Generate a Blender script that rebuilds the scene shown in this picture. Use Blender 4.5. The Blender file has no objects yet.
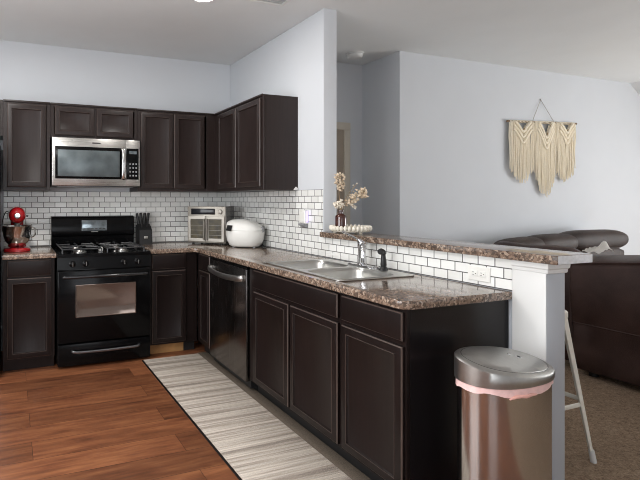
import bpy, bmesh, math, random
from mathutils import Vector, Matrix
random.seed(7)
PI = math.pi
S = bpy.context.scene
COL = S.collection

# ------------------------------------------------------------------ camera
cam_d = bpy.data.cameras.new('camera')
cam = bpy.data.objects.new('camera', cam_d)
COL.objects.link(cam)
cam.location = (-2.159, -4.4634, 1.3339)
cam.rotation_euler = (PI / 2, 0, math.radians(-20.249))
cam_d.sensor_fit = 'HORIZONTAL'
cam_d.sensor_width = 36.0
cam_d.lens = 470.9 / 640 * 36
cam_d.shift_x = (320 - 184.25) / 640
cam_d.shift_y = -(240 - 199.8) / 640
cam_d.clip_start = 0.05
S.camera = cam

# ------------------------------------------------------------------ world, lights, exposure
S.view_settings.view_transform = 'Standard'
S.view_settings.look = 'None'
S.view_settings.gamma = 1.0
S.view_settings.use_curve_mapping = False
S.view_settings.exposure = 0.24
S.cycles.filter_width = 1.0
w = bpy.data.worlds.new('sky')
S.world = w
w.use_nodes = True
w.node_tree.nodes['Background'].inputs[0].default_value = (0.75, 0.85, 1.0, 1)
w.node_tree.nodes['Background'].inputs[1].default_value = 0.6


def area(name, loc, rot, sx, sy, power, col=(1, 1, 1)):
    d = bpy.data.lights.new(name, 'AREA')
    d.shape = 'RECTANGLE'
    d.size, d.size_y, d.energy, d.color = sx, sy, power, col
    o = bpy.data.objects.new(name, d)
    o.location, o.rotation_euler = loc, rot
    COL.objects.link(o)
    return o


# daylight entering through the windows behind and beside the photographer
area('window_daylight_rear', (-1.8, -7.38, 1.45), (PI / 2, 0, 0), 1.9, 1.7, 14, (0.98, 0.99, 1.0))
area('window_daylight_right', (6.28, -4.2, 1.35), (0, PI / 2, 0), 2.0, 3.0, 190, (0.99, 0.995, 1.0))
area('window_daylight_left', (-3.98, -3.2, 1.45), (0, -PI / 2, 0), 1.7, 2.6, 70, (0.99, 0.995, 1.0))
# unseen ceiling lamps without fixtures, added to brighten the kitchen
for lx, ly in ((-2.5, -1.46), (-2.5, -3.3)):
    d = bpy.data.lights.new('added_ceiling_lamp', 'AREA')
    d.shape, d.size, d.energy, d.color = 'DISK', 0.15, 20, (1, .975, .94)
    o = bpy.data.objects.new('added_ceiling_lamp', d)
    o.location = (lx, ly, 2.735)
    COL.objects.link(o)

# ------------------------------------------------------------------ materials


def c(r, g, b):
    f = lambda v: (v / 255 / 12.92) if v / 255 <= 0.04045 else ((v / 255 + 0.055) / 1.055) ** 2.4
    return (f(r), f(g), f(b), 1)


class NT:
    def __init__(s, name):
        s.m = bpy.data.materials.new(name)
        s.m.use_nodes = True
        s.t = s.m.node_tree
        s.b = s.t.nodes['Principled BSDF']
        s._co = None

    def n(s, typ, **kw):
        o = s.t.nodes.new(typ)
        for k, v in kw.items():
            setattr(o, k, v)
        return o

    def l(s, a, b):
        s.t.links.new(a, b)

    def coord(s, scale=(1, 1, 1), loc=(0, 0, 0), rot=(0, 0, 0), which='Object'):
        tc = s.n('ShaderNodeTexCoord')
        mp = s.n('ShaderNodeMapping')
        mp.inputs['Scale'].default_value = scale
        mp.inputs['Location'].default_value = loc
        mp.inputs['Rotation'].default_value = rot
        s.l(tc.outputs[which], mp.inputs[0])
        return mp.outputs[0]

    def noise(s, vec, scale, detail=3, rough=0.5):
        n = s.n('ShaderNodeTexNoise')
        n.inputs['Scale'].default_value = scale
        n.inputs['Detail'].default_value = detail
        n.inputs['Roughness'].default_value = rough
        s.l(vec, n.inputs['Vector'])
        return n.outputs['Fac']

    def ramp(s, fac, stops, interp='LINEAR'):
        r = s.n('ShaderNodeValToRGB')
        r.color_ramp.interpolation = interp
        e = r.color_ramp.elements
        while len(e) < len(stops):
            e.new(0.5)
        for k, (p, col) in enumerate(stops):
            e[k].position, e[k].color = p, col
        s.l(fac, r.inputs[0])
        return r.outputs[0]

    def bump(s, h, strength=0.2, dist=0.002):
        b = s.n('ShaderNodeBump')
        b.inputs['Strength'].default_value = strength
        b.inputs['Distance'].default_value = dist
        s.l(h, b.inputs['Height'])
        s.l(b.outputs[0], s.b.inputs['Normal'])

    def mix(s, fac, a, b, mode='MIX'):
        m = s.n('ShaderNodeMix', data_type='RGBA', blend_type=mode)
        for v, i in ((fac, 0), (a, 6), (b, 7)):
            if hasattr(v, 'links'):
                s.l(v, m.inputs[i])
            else:
                m.inputs[i].default_value = v
        return m.outputs[2]


def simple(name, col, rough=0.5, metal=0.0, var=0.06, vs=25, bump=0.0, bs=200, spec=0.5, coat=0.0, emit=None, es=0):
    t = NT(name)
    co = t.coord()
    f = t.noise(co, vs)
    dark = tuple(v * (1 - var) for v in col[:3]) + (1,)
    lite = tuple(min(1, v * (1 + var)) for v in col[:3]) + (1,)
    t.l(t.ramp(f, [(0.3, dark), (0.7, lite)]), t.b.inputs['Base Color'])
    t.b.inputs['Roughness'].default_value = rough
    t.b.inputs['Metallic'].default_value = metal
    t.b.inputs['Specular IOR Level'].default_value = spec
    t.b.inputs['Coat Weight'].default_value = coat
    if bump:
        t.bump(t.noise(co, bs, 4), bump)
    if emit:
        t.b.inputs['Emission Color'].default_value = emit
        t.b.inputs['Emission Strength'].default_value = es
    return t.m


def brushed(name, col, rough=0.3, axis=2, var=0.08):
    t = NT(name)
    sc = [260, 260, 260]
    sc[axis] = 4
    f = t.noise(t.coord(tuple(sc)), 1.0, 2)
    dark = tuple(v * (1 - var) for v in col[:3]) + (1,)
    t.l(t.ramp(f, [(0.25, dark), (0.75, col)]), t.b.inputs['Base Color'])
    t.l(t.ramp(f, [(0.2, (rough * .85,) * 3 + (1,)), (0.8, (rough * 1.2,) * 3 + (1,))]), t.b.inputs['Roughness'])
    t.b.inputs['Metallic'].default_value = 1.0
    return t.m


def wood_dark(name, base, rough=0.32, spec=0.25):
    t = NT(name)
    f = t.noise(t.coord((38, 38, 2.2)), 1.6, 5, 0.6)
    b2 = tuple(v * 1.25 for v in base[:3]) + (1,)
    b1 = tuple(v * 0.82 for v in base[:3]) + (1,)
    t.l(t.ramp(f, [(0.3, b1), (0.7, b2)]), t.b.inputs['Base Color'])
    t.b.inputs['Roughness'].default_value = rough
    t.b.inputs['Specular IOR Level'].default_value = spec
    t.bump(f, 0.025, 0.001)
    return t.m


def tile_mat(name, axis, u0, bw, rh, z0):
    """running-bond glazed tiles; axis 0 runs along x, 1 along y"""
    t = NT(name)
    tc = t.n('ShaderNodeTexCoord')
    sep = t.n('ShaderNodeSeparateXYZ')
    t.l(tc.outputs['Object'], sep.inputs[0])

    def add(sock, v):
        m = t.n('ShaderNodeMath', operation='ADD')
        t.l(sock, m.inputs[0])
        m.inputs[1].default_value = v
        return m.outputs[0]
    cmb = t.n('ShaderNodeCombineXYZ')
    t.l(add(sep.outputs[axis], -u0 + 0.5 * bw + 100 * bw), cmb.inputs[0])
    t.l(add(sep.outputs[2], -z0 + 20 * rh), cmb.inputs[1])
    br = t.n('ShaderNodeTexBrick')
    br.offset, br.offset_frequency = 0.5, 2
    for k, v in (('Scale', 1), ('Mortar Size', 0.0026), ('Mortar Smooth', 0.15), ('Brick Width', bw), ('Row Height', rh), ('Bias', 0)):
        br.inputs[k].default_value = v
    br.inputs['Color1'].default_value = c(226, 226, 222)
    br.inputs['Color2'].default_value = c(240, 240, 237)
    br.inputs['Mortar'].default_value = c(90, 88, 87)
    t.l(cmb.outputs[0], br.inputs['Vector'])
    t.l(br.outputs['Color'], t.b.inputs['Base Color'])
    t.l(t.ramp(br.outputs['Fac'], [(0, (.12,) * 3 + (1,)), (1, (.8,) * 3 + (1,))]), t.b.inputs['Roughness'])
    inv = t.n('ShaderNodeMath', operation='SUBTRACT')
    inv.inputs[0].default_value = 1
    t.l(br.outputs['Fac'], inv.inputs[1])
    t.bump(inv.outputs[0], 0.5, 0.002)
    return t.m


def plank_mat():
    t = NT('wood_planks')
    br = t.n('ShaderNodeTexBrick')
    br.offset, br.offset_frequency = 0.37, 2
    for k, v in (('Scale', 1), ('Mortar Size', 0.0013), ('Mortar Smooth', 0.1), ('Brick Width', 1.22), ('Row Height', 0.187), ('Bias', 0)):
        br.inputs[k].default_value = v
    br.inputs['Color1'].default_value = (0, 0, 0, 1)
    br.inputs['Color2'].default_value = (1, 1, 1, 1)
    br.inputs['Mortar'].default_value = (0.3, 0.3, 0.3, 1)
    t.l(t.coord((1, 1, 1), (20.35, 20.07, 0)), br.inputs['Vector'])
    # grain, shifted plank by plank
    tc = t.n('ShaderNodeTexCoord')
    mul = t.n('ShaderNodeVectorMath', operation='SCALE')
    t.l(br.outputs['Color'], mul.inputs[0])
    mul.inputs['Scale'].default_value = 7.0
    addv = t.n('ShaderNodeVectorMath', operation='ADD')
    t.l(tc.outputs['Object'], addv.inputs[0])
    t.l(mul.outputs[0], addv.inputs[1])
    mp = t.n('ShaderNodeMapping')
    mp.inputs['Scale'].default_value = (1.5, 13, 1)
    t.l(addv.outputs[0], mp.inputs[0])
    g = t.noise(mp.outputs[0], 1.9, 7, 0.62)
    mp2 = t.n('ShaderNodeMapping')
    mp2.inputs['Scale'].default_value = (2.2, 5.5, 1)
    t.l(addv.outputs[0], mp2.inputs[0])
    g2 = t.noise(mp2.outputs[0], 1.6, 3, 0.5)
    col = t.ramp(g, [(0.28, c(64, 36, 24)), (0.48, c(118, 71, 47)), (0.74, c(162, 108, 72))])
    col = t.mix(t.ramp(g2, [(0.35, (0, 0, 0, 1)), (0.75, (0.55,) * 3 + (1,))]), col, c(128, 82, 54))
    tone = t.ramp(br.outputs['Color'], [(0, (0.68, 0.66, 0.64, 1)), (1, (1.12, 1.1, 1.06, 1))])
    col = t.mix(1.0, col, tone, 'MULTIPLY')
    col = t.mix(br.outputs['Fac'], col, c(48, 26, 18))
    t.l(col, t.b.inputs['Base Color'])
    t.b.inputs['Roughness'].default_value = 0.38
    t.bump(g, 0.08, 0.001)
    return t.m


def granite_mat():
    t = NT('speckled_laminate')
    co = t.coord()
    v = t.n('ShaderNodeTexVoronoi', feature='F1')
    v.inputs['Scale'].default_value = 105
    wob = t.n('ShaderNodeTexNoise')
    wob.inputs['Scale'].default_value = 60
    t.l(co, wob.inputs['Vector'])
    wsc = t.n('ShaderNodeVectorMath', operation='SCALE')
    wsc.inputs['Scale'].default_value = 0.02
    t.l(wob.outputs['Color'], wsc.inputs[0])
    wad = t.n('ShaderNodeVectorMath', operation='ADD')
    t.l(co, wad.inputs[0])
    t.l(wsc.outputs[0], wad.inputs[1])
    t.l(wad.outputs[0], v.inputs['Vector'])
    rnd = t.n('ShaderNodeSeparateColor')
    t.l(v.outputs['Color'], rnd.inputs[0])
    a = t.ramp(rnd.outputs[0], [(0, c(40, 31, 26)), (0.26, c(104, 83, 69)), (0.5, c(136, 114, 97)), (0.76, c(176, 156, 138)), (0.89, c(64, 50, 43))], 'CONSTANT')
    big = t.noise(co, 14, 5, 0.65)
    b = t.ramp(big, [(0.34, c(92, 76, 66)), (0.48, c(134, 116, 103)), (0.68, c(160, 143, 130))])
    t.l(t.mix(0.68, b, a), t.b.inputs['Base Color'])
    t.b.inputs['Roughness'].default_value = 0.15
    t.b.inputs['Coat Weight'].default_value = 0.35
    t.b.inputs['Coat Roughness'].default_value = 0.12
    return t.m


def carpet_mat():
    t = NT('carpet_pile')
    co = t.coord()
    f = t.noise(co, 120, 5, 0.75)
    g = t.noise(co, 28, 5, 0.7)
    col = t.ramp(f, [(0.36, c(92, 74, 60)), (0.64, c(228, 204, 178))])
    col = t.mix(0.5, col, t.ramp(g, [(0.35, c(124, 102, 84)), (0.65, c(186, 158, 132))]))
    t.l(col, t.b.inputs['Base Color'])
    t.b.inputs['Roughness'].default_value = 1.0
    t.b.inputs['Specular IOR Level'].default_value = 0.05
    t.bump(f, 1.0, 0.01)
    return t.m


def rug_mat():
    t = NT('striped_weave')
    co = t.coord((0.35, 17, 1))
    f = t.noise(co, 1.0, 5, 0.75)
    fine = t.coord((0.6, 110, 1))
    f2 = t.noise(fine, 1.0, 3, 0.6)
    col = t.ramp(f, [(0.36, c(108, 95, 84)), (0.46, c(162, 147, 133)), (0.52, c(212, 200, 186)), (0.62, c(220, 208, 194)), (0.70, c(152, 139, 127))])
    col = t.mix(t.ramp(f2, [(0.42, (0.55,) * 3 + (1,)), (0.6, (0, 0, 0, 1))]), col, c(128, 118, 110))
    k = t.noise(t.coord((260, 160, 1)), 1.0, 2)
    col = t.mix(0.22, col, t.ramp(k, [(0.4, c(90, 82, 76)), (0.6, c(240, 234, 226))]))
    t.l(col, t.b.inputs['Base Color'])
    t.b.inputs['Roughness'].default_value = 0.95
    t.b.inputs['Specular IOR Level'].default_value = 0.1
    t.bump(k, 0.6, 0.004)
    return t.m


def leather_mat(name, a, b, rough=0.42):
    t = NT(name)
    co = t.coord()
    g = t.noise(co, 5, 4, 0.6)
    v = t.n('ShaderNodeTexVoronoi', feature='DISTANCE_TO_EDGE')
    v.inputs['Scale'].default_value = 190
    t.l(co, v.inputs['Vector'])
    t.l(t.ramp(g, [(0.3, a), (0.7, b)]), t.b.inputs['Base Color'])
    t.b.inputs['Roughness'].default_value = rough
    t.b.inputs['Specular IOR Level'].default_value = 0.28
    h = t.n('ShaderNodeMath', operation='ADD')
    t.l(v.outputs['Distance'], h.inputs[0])
    m2 = t.n('ShaderNodeMath', operation='MULTIPLY')
    m2.inputs[1].default_value = 1.6
    t.l(t.noise(co, 9, 3), m2.inputs[0])
    t.l(m2.outputs[0], h.inputs[1])
    t.bump(h.outputs[0], 0.25, 0.01)
    return t.m


M = dict(
    wall=simple('wall_paint', c(207, 210, 214), 0.85, var=0.012, vs=3, bump=0.05, bs=140, spec=0.2),
    ceil=simple('ceiling_paint', c(227, 229, 229), 0.9, var=0.015, vs=3, bump=0.12, bs=90, spec=0.1),
    white=simple('white_paint', c(222, 222, 220), 0.45, var=0.012, vs=8),
    casing=simple('cream_paint', c(206, 198, 184), 0.5, var=0.015, vs=8),
    doorleaf=simple('tan_door_paint', c(168, 155, 140), 0.5, var=0.02, vs=8),
    tile_back=tile_mat('white_tile_back', 0, -1.929, 0.1015, 0.0493, 0.918),
    tile_side=tile_mat('white_tile_side', 1, -2.879, 0.0855, 0.0493, 0.918),
    plank=plank_mat(), granite=granite_mat(), carpet=carpet_mat(), rug=rug_mat(),
    rugband=simple('taupe_binding', c(98, 88, 78), 0.95, var=0.25, vs=160, bump=0.5, bs=300, spec=0.1),
    rugedge=simple('black_binding', c(32, 28, 27), 0.9, var=0.2, vs=100, spec=0.1),
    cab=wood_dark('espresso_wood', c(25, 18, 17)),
    cabedge=wood_dark('espresso_edge_highlight', c(72, 61, 56), 0.35, 0.4),  # lighter wood that paints the highlights along door edges
    cabup=wood_dark('espresso_upper_sheen', c(41, 32, 30), 0.34, 0.35),  # same wood, lightened for the sheen on the upper cabinets
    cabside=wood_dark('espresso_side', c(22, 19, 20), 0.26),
    black=simple('black_enamel', c(9, 9, 10), 0.18, var=0.1, spec=0.16),
    blackgloss=simple('black_gloss_metal', c(118, 118, 121), 0.2, 0.9, var=0.05),
    handleblack=simple('black_handle', c(22, 22, 24), 0.14, var=0.05, spec=0.8),
    blackmat=simple('black_plastic', c(26, 26, 27), 0.45, var=0.12),
    iron=simple('cast_iron', c(46, 46, 48), 0.3, var=0.2, vs=90, bump=0.2),
    glassdark=simple('dark_glass', c(24, 25, 30), 0.12, var=0.05, spec=0.3),
    steel=brushed('brushed_steel', c(196, 194, 190), 0.28, 0),
    steelv=simple('polished_steel', c(200, 198, 196), 0.16, 1.0, var=0.03, vs=6),
    steeldark=brushed('dark_steel', c(120, 116, 114), 0.24, 2),
    chrome=simple('chrome', c(210, 210, 212), 0.1, 1.0, var=0.03),
    sink=simple('sink_steel', c(196, 195, 191), 0.3, 1.0, var=0.02, vs=8),
    ply=simple('bare_plywood', c(160, 118, 72), 0.7, var=0.15, vs=14),
    red=simple('red_enamel', c(158, 16, 24), 0.14, var=0.05, coat=0.6),
    whiteplastic=simple('white_plastic', c(232, 231, 226), 0.28, var=0.015),
    greyplastic=simple('grey_plastic', c(140, 141, 143), 0.4, var=0.05),
    amber=simple('amber_glass', c(64, 24, 14), 0.08, var=0.1, spec=0.8),
    cream=simple('cream_ceramic', c(230, 224, 210), 0.5, var=0.03),
    petal=simple('dried_petal', c(210, 192, 168), 0.9, var=0.22, vs=60),
    petalpale=simple('pale_petal', c(230, 220, 204), 0.9, var=0.15, vs=60),
    stem=simple('dry_stem', c(168, 142, 108), 0.9, var=0.15),
    rope=simple('cotton_rope', c(244, 233, 212), 0.95, var=0.12, vs=120, bump=0.6, bs=350, spec=0.1),
    ropetan=simple('tan_rope', c(158, 134, 98), 0.95, var=0.15, vs=120, spec=0.1),
    cord=simple('grey_cord', c(178, 172, 164), 0.9, var=0.05),
    dowel=simple('driftwood', c(120, 98, 76), 0.8, var=0.2, vs=30),
    leather=leather_mat('brown_leather', c(52, 38, 35), c(72, 54, 50)),
    leather2=leather_mat('grey_brown_leather', c(44, 34, 30), c(64, 50, 44), 0.55),
    stool=simple('cream_metal', c(236, 233, 222), 0.4, var=0.03),
    bag=simple('pink_bag', c(244, 206, 202), 0.35, var=0.08, vs=40, bump=0.3, bs=60),
    bagred=simple('red_drawstring', c(226, 172, 160), 0.5, var=0.1),
    lamp=simple('lit_diffuser', c(250, 248, 240), 0.5, var=0.0, emit=(1, 0.96, 0.9, 1), es=9),
    glow=simple('violet_led', c(200, 190, 255), 0.5, var=0.0, emit=(0.5, 0.38, 1, 1), es=0.9),
    display=simple('clock_glass', c(120, 128, 132), 0.1, 0.6, var=0.45, vs=18),
    endglare=simple('end_glare_grey', c(206, 207, 210), 0.35, var=0.16, vs=38),  # pale grey stands for window glare on the bar end
    blanket=simple('white_throw', c(246, 243, 238), 0.95, var=0.04, bump=0.6, bs=90, spec=0.1),
    amberin=simple('oven_interior', c(58, 50, 28), 0.2, var=0.6, vs=22, spec=0.15),
    lidsteel=simple('satin_steel', c(176, 175, 172), 0.36, 1.0, var=0.04, vs=60),
    ovensteel=simple('satin_oven_steel', c(146, 141, 133), 0.42, 0.65, var=0.04, vs=60),
    shadedwall=simple('shaded_wall_paint', c(178, 182, 188), 0.8, var=0.015, vs=4, spec=0.2),  # wall paint darkened to stand for shade on the half wall
    pane=simple('daylight_pane', c(220, 230, 240), 0.1, var=0.0, emit=(0.85, 0.93, 1, 1), es=1.0),
)
# the oven window is a partly mirrored glass
t_ = NT('mirrored_oven_glass')
t_.b.inputs['Base Color'].default_value = c(122, 108, 100)
t_.b.inputs['Metallic'].default_value = 0.75
t_.l(t_.ramp(t_.noise(t_.coord(), 5, 3), [(0.3, (.07,) * 3 + (1,)), (0.7, (.12,) * 3 + (1,))]), t_.b.inputs['Roughness'])
M['ovenglass'] = t_.m
t_ = NT('microwave_window')
t_.l(t_.ramp(t_.noise(t_.coord((1, 1, 1)), 9, 4), [(0.3, c(84, 92, 95)), (0.7, c(108, 116, 118))]), t_.b.inputs['Base Color'])
t_.b.inputs['Metallic'].default_value = 0.55
t_.b.inputs['Roughness'].default_value = 0.32
M['mwglass'] = t_.m

# ------------------------------------------------------------------ mesh helpers


def nb():
    return bmesh.new()


def box(bm, x0, x1, y0, y1, z0, z1, bev=0.0, seg=2):
    m = Matrix.Translation(((x0 + x1) / 2, (y0 + y1) / 2, (z0 + z1) / 2)) @ Matrix.Diagonal((abs(x1 - x0), abs(y1 - y0), abs(z1 - z0), 1))
    vs = bmesh.ops.create_cube(bm, size=1, matrix=m)['verts']
    if bev:
        es = list({e for v in vs for e in v.link_edges})
        bmesh.ops.bevel(bm, geom=es, offset=bev, segments=seg, affect='EDGES', profile=0.5)
    return bm


def loft(bm, loops, cap0=True, cap1=True, closed=True):
    L = [[bm.verts.new(p) for p in lp] for lp in loops]
    n = len(L[0])
    for a, b in zip(L, L[1:]):
        for i in range(n if closed else n - 1):
            j = (i + 1) % n
            bm.faces.new((a[i], a[j], b[j], b[i]))
    if cap0:
        bm.faces.new(list(reversed(L[0])))
    if cap1:
        bm.faces.new(L[-1])
    return bm


def lathe(bm, prof, cx=0, cy=0, n=32, cap0=True, cap1=True, sx=1, sy=1, rz=0):
    loops = []
    for r, z in prof:
        lp = []
        for k in range(n):
            a = 2 * PI * k / n
            x, y = r * math.cos(a) * sx, r * math.sin(a) * sy
            lp.append((cx + x * math.cos(rz) - y * math.sin(rz), cy + x * math.sin(rz) + y * math.cos(rz), z))
        loops.append(lp)
    return loft(bm, loops, cap0, cap1)


def tube(bm, pts, r, seg=8, sq=None):
    """sweep a circle (or a flat oval sq=(a,b)) along pts; r may be a list"""
    P = [Vector(p) for p in pts]
    n = len(P)
    R = r if isinstance(r, (list, tuple)) else [r] * n
    T = []
    for i in range(n):
        d = P[min(i + 1, n - 1)] - P[max(i - 1, 0)]
        T.append(d.normalized())
    up = Vector((0, 0, 1)) if abs(T[0].z) < 0.9 else Vector((1, 0, 0))
    u = T[0].cross(up).normalized()
    loops = []
    for i in range(n):
        u = (u - T[i] * u.dot(T[i])).normalized()
        v = T[i].cross(u)
        a, b = sq if sq else (1, 1)
        loops.append([P[i] + (u * math.cos(2 * PI * k / seg) * a + v * math.sin(2 * PI * k / seg) * b) * R[i] for k in range(seg)])
    return loft(bm, loops)


def bez(pts, n=12):
    """Catmull-Rom through pts"""
    P = [Vector(p) for p in pts]
    P = [2 * P[0] - P[1]] + P + [2 * P[-1] - P[-2]]
    out = []
    for i in range(1, len(P) - 2):
        for k in range(n):
            t = k / n
            a, b, d, e = P[i - 1], P[i], P[i + 1], P[i + 2]
            out.append(0.5 * ((2 * b) + (d - a) * t + (2 * a - 5 * b + 4 * d - e) * t * t + (3 * b - a - 3 * d + e) * t ** 3))
    out.append(P[-2])
    return out


def rrect(x0, x1, y0, y1, r, z, n=6):
    out = []
    for cx, cy, a0 in ((x1 - r, y1 - r, 0), (x0 + r, y1 - r, PI / 2), (x0 + r, y0 + r, PI), (x1 - r, y0 + r, 1.5 * PI)):
        for k in range(n + 1):
            a = a0 + PI / 2 * k / n
            out.append((cx + r * math.cos(a), cy + r * math.sin(a), z))
    return out


def ball(bm, p, r, sub=1, sc=(1, 1, 1)):
    m = Matrix.Translation(p) @ Matrix.Diagonal((sc[0], sc[1], sc[2], 1))
    bmesh.ops.create_icosphere(bm, subdivisions=sub, radius=r, matrix=m)
    return bm


def plate(outline, holes, z0, z1, bev=0.0):
    """flat plate with holes, extruded from z0 to z1, edges rounded"""
    cu = bpy.data.curves.new('plate', 'CURVE')
    cu.dimensions = '2D'
    cu.fill_mode = 'BOTH'
    cu.extrude = (z1 - z0) / 2 - bev
    cu.bevel_depth = bev
    cu.bevel_resolution = 3
    cu.offset = -bev
    for lp in [outline] + holes:
        sp = cu.splines.new('POLY')
        sp.points.add(len(lp) - 1)
        for q, p in zip(sp.points, lp):
            q.co = (p[0], p[1], 0, 1)
        sp.use_cyclic_u = True
    o = bpy.data.objects.new('plate', cu)
    COL.objects.link(o)
    dg = bpy.context.evaluated_depsgraph_get()
    me = bpy.data.meshes.new_from_object(o.evaluated_get(dg))
    bm = bmesh.new()
    bm.from_mesh(me)
    bmesh.ops.remove_doubles(bm, verts=bm.verts, dist=1e-5)
    bmesh.ops.translate(bm, verts=bm.verts, vec=(0, 0, (z0 + z1) / 2))
    bpy.data.objects.remove(o)
    bpy.data.curves.remove(cu)
    bpy.data.meshes.remove(me)
    return bm


ORG = {}


def obj(name, bm, mat, parent=None, angle=32, subsurf=0, rel=False):
    """one mesh object; with rel the coordinates are world ones and the parent is unrotated"""
    if rel and parent:
        bmesh.ops.translate(bm, verts=bm.verts, vec=-Vector(ORG[parent.name]))
    bmesh.ops.recalc_face_normals(bm, faces=bm.faces)
    me = bpy.data.meshes.new(name)
    bm.to_mesh(me)
    bm.free()
    me.polygons.foreach_set('use_smooth', [True] * len(me.polygons))
    me.set_sharp_from_angle(angle=math.radians(angle))
    o = bpy.data.objects.new(name, me)
    COL.objects.link(o)
    me.materials.append(M[mat])
    if parent:
        o.parent = parent
        ORG[o.name] = ORG.get(parent.name, (0, 0, 0))
    if subsurf:
        m = o.modifiers.new('smooth', 'SUBSURF')
        m.levels = m.render_levels = subsurf
    return o


def tag(o, label, cat, group=None):
    o['label'] = label
    o['category'] = cat
    if group:
        o['group'] = group
    return o


def thing(name, label, cat, loc=(0, 0, 0), rz=0, group=None):
    o = bpy.data.objects.new(name, None)
    o.empty_display_size = 0.1
    COL.objects.link(o)
    o.location = loc
    o.rotation_euler = (0, 0, rz)
    ORG[o.name] = tuple(loc)
    return tag(o, label, cat, group)


def single(name, bm, mat, label, cat, loc, group=None, angle=32, subsurf=0):
    """a thing that is one mesh, given in world coordinates, origin moved to loc"""
    bmesh.ops.translate(bm, verts=bm.verts, vec=-Vector(loc))
    o = obj(name, bm, mat, None, angle, subsurf)
    o.location = loc
    return tag(o, label, cat, group)


def struct(name, bm, mat, parent=None, angle=32):
    o = obj(name, bm, mat, parent, angle)
    if not parent:
        o['kind'] = 'structure'
    return o


# ------------------------------------------------------------------ the setting
H = 2.745
struct('floor', box(nb(), -4.0, 0.06, -7.4, 0.0, -0.06, 0), 'plank')
struct('floor_carpet', box(nb(), 0.06, 6.3, -7.4, -0.48, -0.06, 0.004), 'carpet')
struct('wall_back', box(nb(), -4.1, 0.12, 0.0, 0.12, -0.06, H), 'wall')
struct('wall_kitchen', box(nb(), 0.0, 0.118, -1.571, 0.0, 0, H, 0.006), 'wall')
struct('wall_hall', box(nb(), 0.118, 1.32, -0.48, -0.36, -0.06, H), 'wall')
struct('wall_living', box(nb(), 1.30, 6.4, -0.985, -0.36, -0.06, H), 'wall')
struct('wall_left', box(nb(), -4.1, -4.0, -7.5, 0.0, -0.06, H), 'wall')
struct('wall_rear', box(nb(), -4.1, 6.4, -7.5, -7.4, -0.06, H), 'wall')
struct('wall_right', box(nb(), 6.3, 6.4, -7.4, -0.985, -0.06, H), 'wall')
struct('ceiling', box(nb(), -4.1, 4.87, -7.5, 0.12, H, H + 0.1), 'ceil')
bm = nb()
x1, zz = 6.4, H - (6.4 - 4.87) * 0.69
loft(bm, [[(4.87, y, H), (x1, y, zz), (x1, y, zz + 0.1), (4.87, y, H + 0.1)] for y in (-7.5, -0.36)])
struct('ceiling_slope', bm, 'ceil')
# half wall carrying the bar, greyed as shade, with a white board as its lit side and a trim band under the bar
hw = struct('wall_half', box(nb(), 0.0, 0.118, -3.107, -1.572, 0, 1.0615, 0.004), 'shadedwall')
struct('trim_1', box(nb(), -0.004, -0.0002, -3.105, -2.96, 0, 1.017, 0.001), 'white')
bm = nb()
lp = lambda o, z: [(-o, -3.107 - o, z), (0.118 + o, -3.107 - o, z), (0.118 + o, -2.9605, z), (-o, -2.9605, z)]
loft(bm, [lp(0.003, 1.015), lp(0.006, 1.018), lp(0.007, 1.032), lp(0.012, 1.038), lp(0.014, 1.056), lp(0.014, 1.0612)], False, False)
struct('trim_2', bm, 'white')
# backsplash tiling
struct('trim_3', box(nb(), -2.216, -0.0055, -0.005, -0.0002, 0.9155, 1.411), 'tile_back')
struct('trim_4', box(nb(), -0.005, -0.0002, -1.566, -0.0002, 0.9155, 1.411), 'tile_side')
struct('trim_5', box(nb(), -0.005, -0.0002, -2.959, -1.5665, 0.9155, 1.0612), 'tile_side')
# baseboards of the living side
struct('baseboard_living', box(nb(), 1.285, 6.3, -1.0, -0.9852, 0.004, 0.09, 0.004), 'white')
struct('baseboard_half', box(nb(), 0.1185, 0.131, -3.10, -1.575, 0.004, 0.09, 0.003), 'white')
# hall door
d = struct('door_1', box(nb(), 0.22, 1.052, -0.494, -0.4802, 0.006, 2.05, 0.002), 'doorleaf')
d['kind'] = 'structure'
bm = nb()
for z0, z1 in ((0.2, 0.9), (1.02, 1.95)):
    for xx in (0.32, 0.68):
        loft(bm, [[(xx + q, -0.494 + dy, z0 + q), (xx + 0.27 - q, -0.494 + dy, z0 + q), (xx + 0.27 - q, -0.494 + dy, z1 - q), (xx + q, -0.494 + dy, z1 - q)] for q, dy in ((0, 0), (0.012, -0.006), (0.04, -0.004))])
obj('door_panels', bm, 'doorleaf', d)
bm = nb()
box(bm, 1.052, 1.128, -0.505, -0.4802, 0.004, 2.127, 0.006)
box(bm, 0.144, 0.22, -0.505, -0.4802, 0.004, 2.127, 0.006)
box(bm, 0.144, 1.128, -0.507, -0.4802, 2.05, 2.127, 0.006)
obj('door_casing', bm, 'casing', d)
# windows behind and beside the photographer


def window(k, w, h, loc, rz):
    bm = nb()
    t = 0.06
    box(bm, -w / 2 - t, -w / 2, -0.03, 0, -h / 2 - t, h / 2 + t, 0.004)
    box(bm, w / 2, w / 2 + t, -0.03, 0, -h / 2 - t, h / 2 + t, 0.004)
    box(bm, -w / 2, w / 2, -0.03, 0, h / 2, h / 2 + t, 0.004)
    box(bm, -w / 2 - 0.03, w / 2 + 0.03, -0.05, 0, -h / 2 - t, -h / 2, 0.004)
    box(bm, -0.02, 0.02, -0.03, 0, -h / 2, h / 2, 0.002)
    o = struct('window_%d' % k, bm, 'white')
    o.location, o.rotation_euler = loc, (0, 0, rz)
    obj('pane', box(nb(), -w / 2, w / 2, -0.006, -0.001, -h / 2, h / 2), 'pane', o)


window(1, 1.9, 1.7, (-1.8, -7.399, 1.45), PI)
window(2, 3.0, 2.0, (6.299, -4.2, 1.35), -PI / 2)
window(3, 2.6, 1.7, (-3.999, -3.2, 1.45), PI / 2)

# ------------------------------------------------------------------ cabinets


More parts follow.
